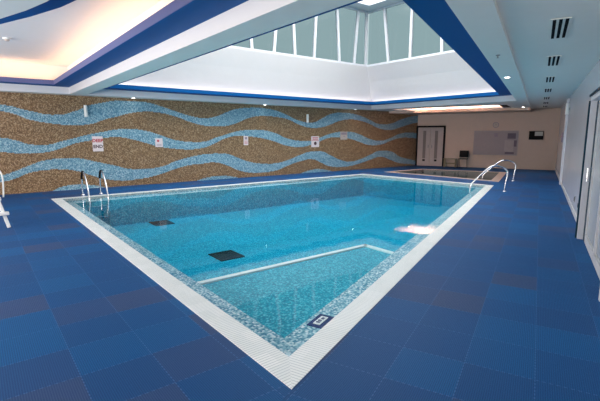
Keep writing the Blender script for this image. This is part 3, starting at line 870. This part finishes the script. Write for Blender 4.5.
bm = bmesh.new(); cyl(bm, (0, 0, -0.03), (0, 0, -0.06), 0.05, 0.035, 20); obj('sensor', bm, M['signdull'], r)

# ------------------------------------------------------------------ white lifeguard chair at the left edge
lg = thing('lifeguard_chair', 'white low lifeguard chair with step, cut off at the left edge', 'chair', (-0.12, 9.45, 0.0), 0.0)
for sx in (-1, 1):
    for sy, y0, y1 in ((-1, -0.44, -0.22), (1, 0.36, 0.20)):
        bm = bmesh.new()
        rot = Vector((0, 0, 1)).rotation_difference(Vector((-sx * 0.20, y1 - y0, 0.85)).normalized()).to_matrix()
        box(bm, Vector((sx * (0.50 + 0.30) / 2, (y0 + y1) / 2, 0.425)), (0.055, 0.07, 0.895), rot, 0.006)
        obj('leg', bm, M['wplastic'], lg)
obj('seat', B((0, 0, 0.86), (0.62, 0.50, 0.05), 0.012), M['wplastic'], lg)
obj('step', B((0, -0.42, 0.26), (1.04, 0.16, 0.05), 0.01), M['wplastic'], lg)
obj('step', B((0, -0.36, 0.52), (0.86, 0.14, 0.05), 0.01), M['wplastic'], lg)
obj('backrest', B((0, 0.24, 1.22), (0.60, 0.04, 0.45), 0.012), M['wplastic'], lg)
for sx in (-1, 1):
    bm = tube(bmesh.new(), [(sx * 0.31, 0.24, 1.04), (sx * 0.36, 0.10, 1.09), (sx * 0.44, -0.06, 1.03), (sx * 0.49, -0.18, 0.88), (sx * 0.47, -0.30, 0.54)], 0.014, 10, 5); obj('arm_rail', bm, M['wplastic'], lg, smooth=True)

# ------------------------------------------------------------------ lights
def area(name, loc, sx, sy, power, col, rot):
    l = bpy.data.lights.new(name, 'AREA'); l.shape = 'RECTANGLE'; l.size = sx; l.size_y = sy; l.energy = power; l.color = col
    o = bpy.data.objects.new(name, l); COL.objects.link(o); o.location = loc; o.rotation_euler = rot
    return o
def cove(p, q, z, power_per_m, col, toward, tilt=0.9, w=0.06):
    """LED tape lying in a trough, shining up and toward the upstand behind it"""
    p, q = Vector((*p[:2], z)), Vector((*q[:2], z)); d = q - p; ln = d.length; d.normalize()
    n = Vector((*toward, 0)).normalized()
    zl = (Vector((0, 0, 1)) * math.cos(tilt) + n * math.sin(tilt)).normalized()    # emitting direction
    zz = -zl; xx = d; yy = zz.cross(xx)
    R_ = Matrix((xx, yy, zz)).transposed()
    o = area('cove_led', (p + q) / 2, ln, w, power_per_m * ln, col, R_.to_euler())
    return o
COOL = (1.0, 0.97, 0.95); WARM = (1.0, 0.56, 0.30); PINK = (1.0, 0.55, 0.38)
zc = LH + 0.035
cove((3.2, 13.62), (14.6, 13.62), zc + 0.03, 0.9, COOL, (0, 1), 0.6)
cove((14.70, 7.6), (14.70, 13.5), zc + 0.03, 0.9, COOL, (1, 0), 0.6)
cove((3.05, 2.9), (3.05, 13.2), zc, 0.6, COOL, (-1, 0), 0.6)
pa, pb = Vector((3.3, vt(TS + 0.3, 3.3))), Vector((14.2, vt(TS + 0.3, 14.2)))
cove(pa, pb, zc, 0.6, COOL, (SA, -CA), 0.6)
cove((2.06, 2.6), (2.06, 13.4), zc + 0.05, 2.1, WARM, (1, 0), 0.0)
cove((-4.9, 13.55), (1.95, 13.55), zc + 0.05, 2.1, WARM, (0, 1), 0.0)
f2, f3 = Vector(FAR[1]), Vector(FAR[2])
cove(f2 + Vector((-0.16, 0.1)), f3 + Vector((-0.16, -0.1)), CH + 0.10, 5, PINK, (0.9, 0.4), 0.5)
cove((15.7, 12.85), (17.3, 12.85), CH + 0.08, 20, PINK, (0, -1), 0.35)
# added fill light behind the camera, set at the unseen window
area('added_front_fill', (XL + 0.25, 7.2, 1.45), 2.3, 9.6, 410, (1.0, 0.94, 0.88), (0, -PI / 2, 0))
# daylight through the rooflight of the lantern
cx = sum(p[0] for p in SIL) / 4; cy = sum(p[1] for p in SIL) / 4
area('rooflight_daylight', (cx - 0.2, cy + 0.6, ZT + 0.45), 10.0, 7.0, 600, (1.0, 0.98, 0.96), (0, 0, 0))
for p in LAMPS:
    l = bpy.data.lights.new('downlight_beam', 'SPOT'); l.energy = 2.5 if p.y > 13.8 else (45 if p.x > 17 else 16); l.spot_size = math.radians(95); l.spot_blend = 0.7; l.color = (1.0, 0.80, 0.66); l.shadow_soft_size = 0.05
    o = bpy.data.objects.new('downlight_beam', l); COL.objects.link(o); o.location = (p.x, p.y, CH - 0.03)

w = bpy.data.worlds.new('World'); S.world = w; w.use_nodes = True
bg = w.node_tree.nodes['Background']; bg.inputs[0].default_value = (0.42, 0.52, 0.54, 1); bg.inputs[1].default_value = 0.66

# ------------------------------------------------------------------ camera
cam = bpy.data.cameras.new('camera'); co = bpy.data.objects.new('camera', cam); COL.objects.link(co)
cam.sensor_fit = 'HORIZONTAL'; cam.sensor_width = 36; cam.lens = 36 * 420 / 600; cam.clip_start = 0.05
co.location = (0, 0, 1.65)
co.rotation_euler = (PI / 2 - math.atan(66 / 420), 0, math.radians(52.3 - 90))
S.camera = co
S.view_settings.view_transform = 'Standard'; S.view_settings.look = 'None'
S.view_settings.exposure = 0.95; S.view_settings.gamma = 1.0; S.view_settings.use_curve_mapping = False
S.cycles.use_denoising = True
S.cycles.max_bounces = 8; S.cycles.diffuse_bounces = 5; S.cycles.transparent_max_bounces = 12
S.cycles.caustics_reflective = False; S.cycles.caustics_refractive = False
S.cycles.sample_clamp_indirect = 6.0
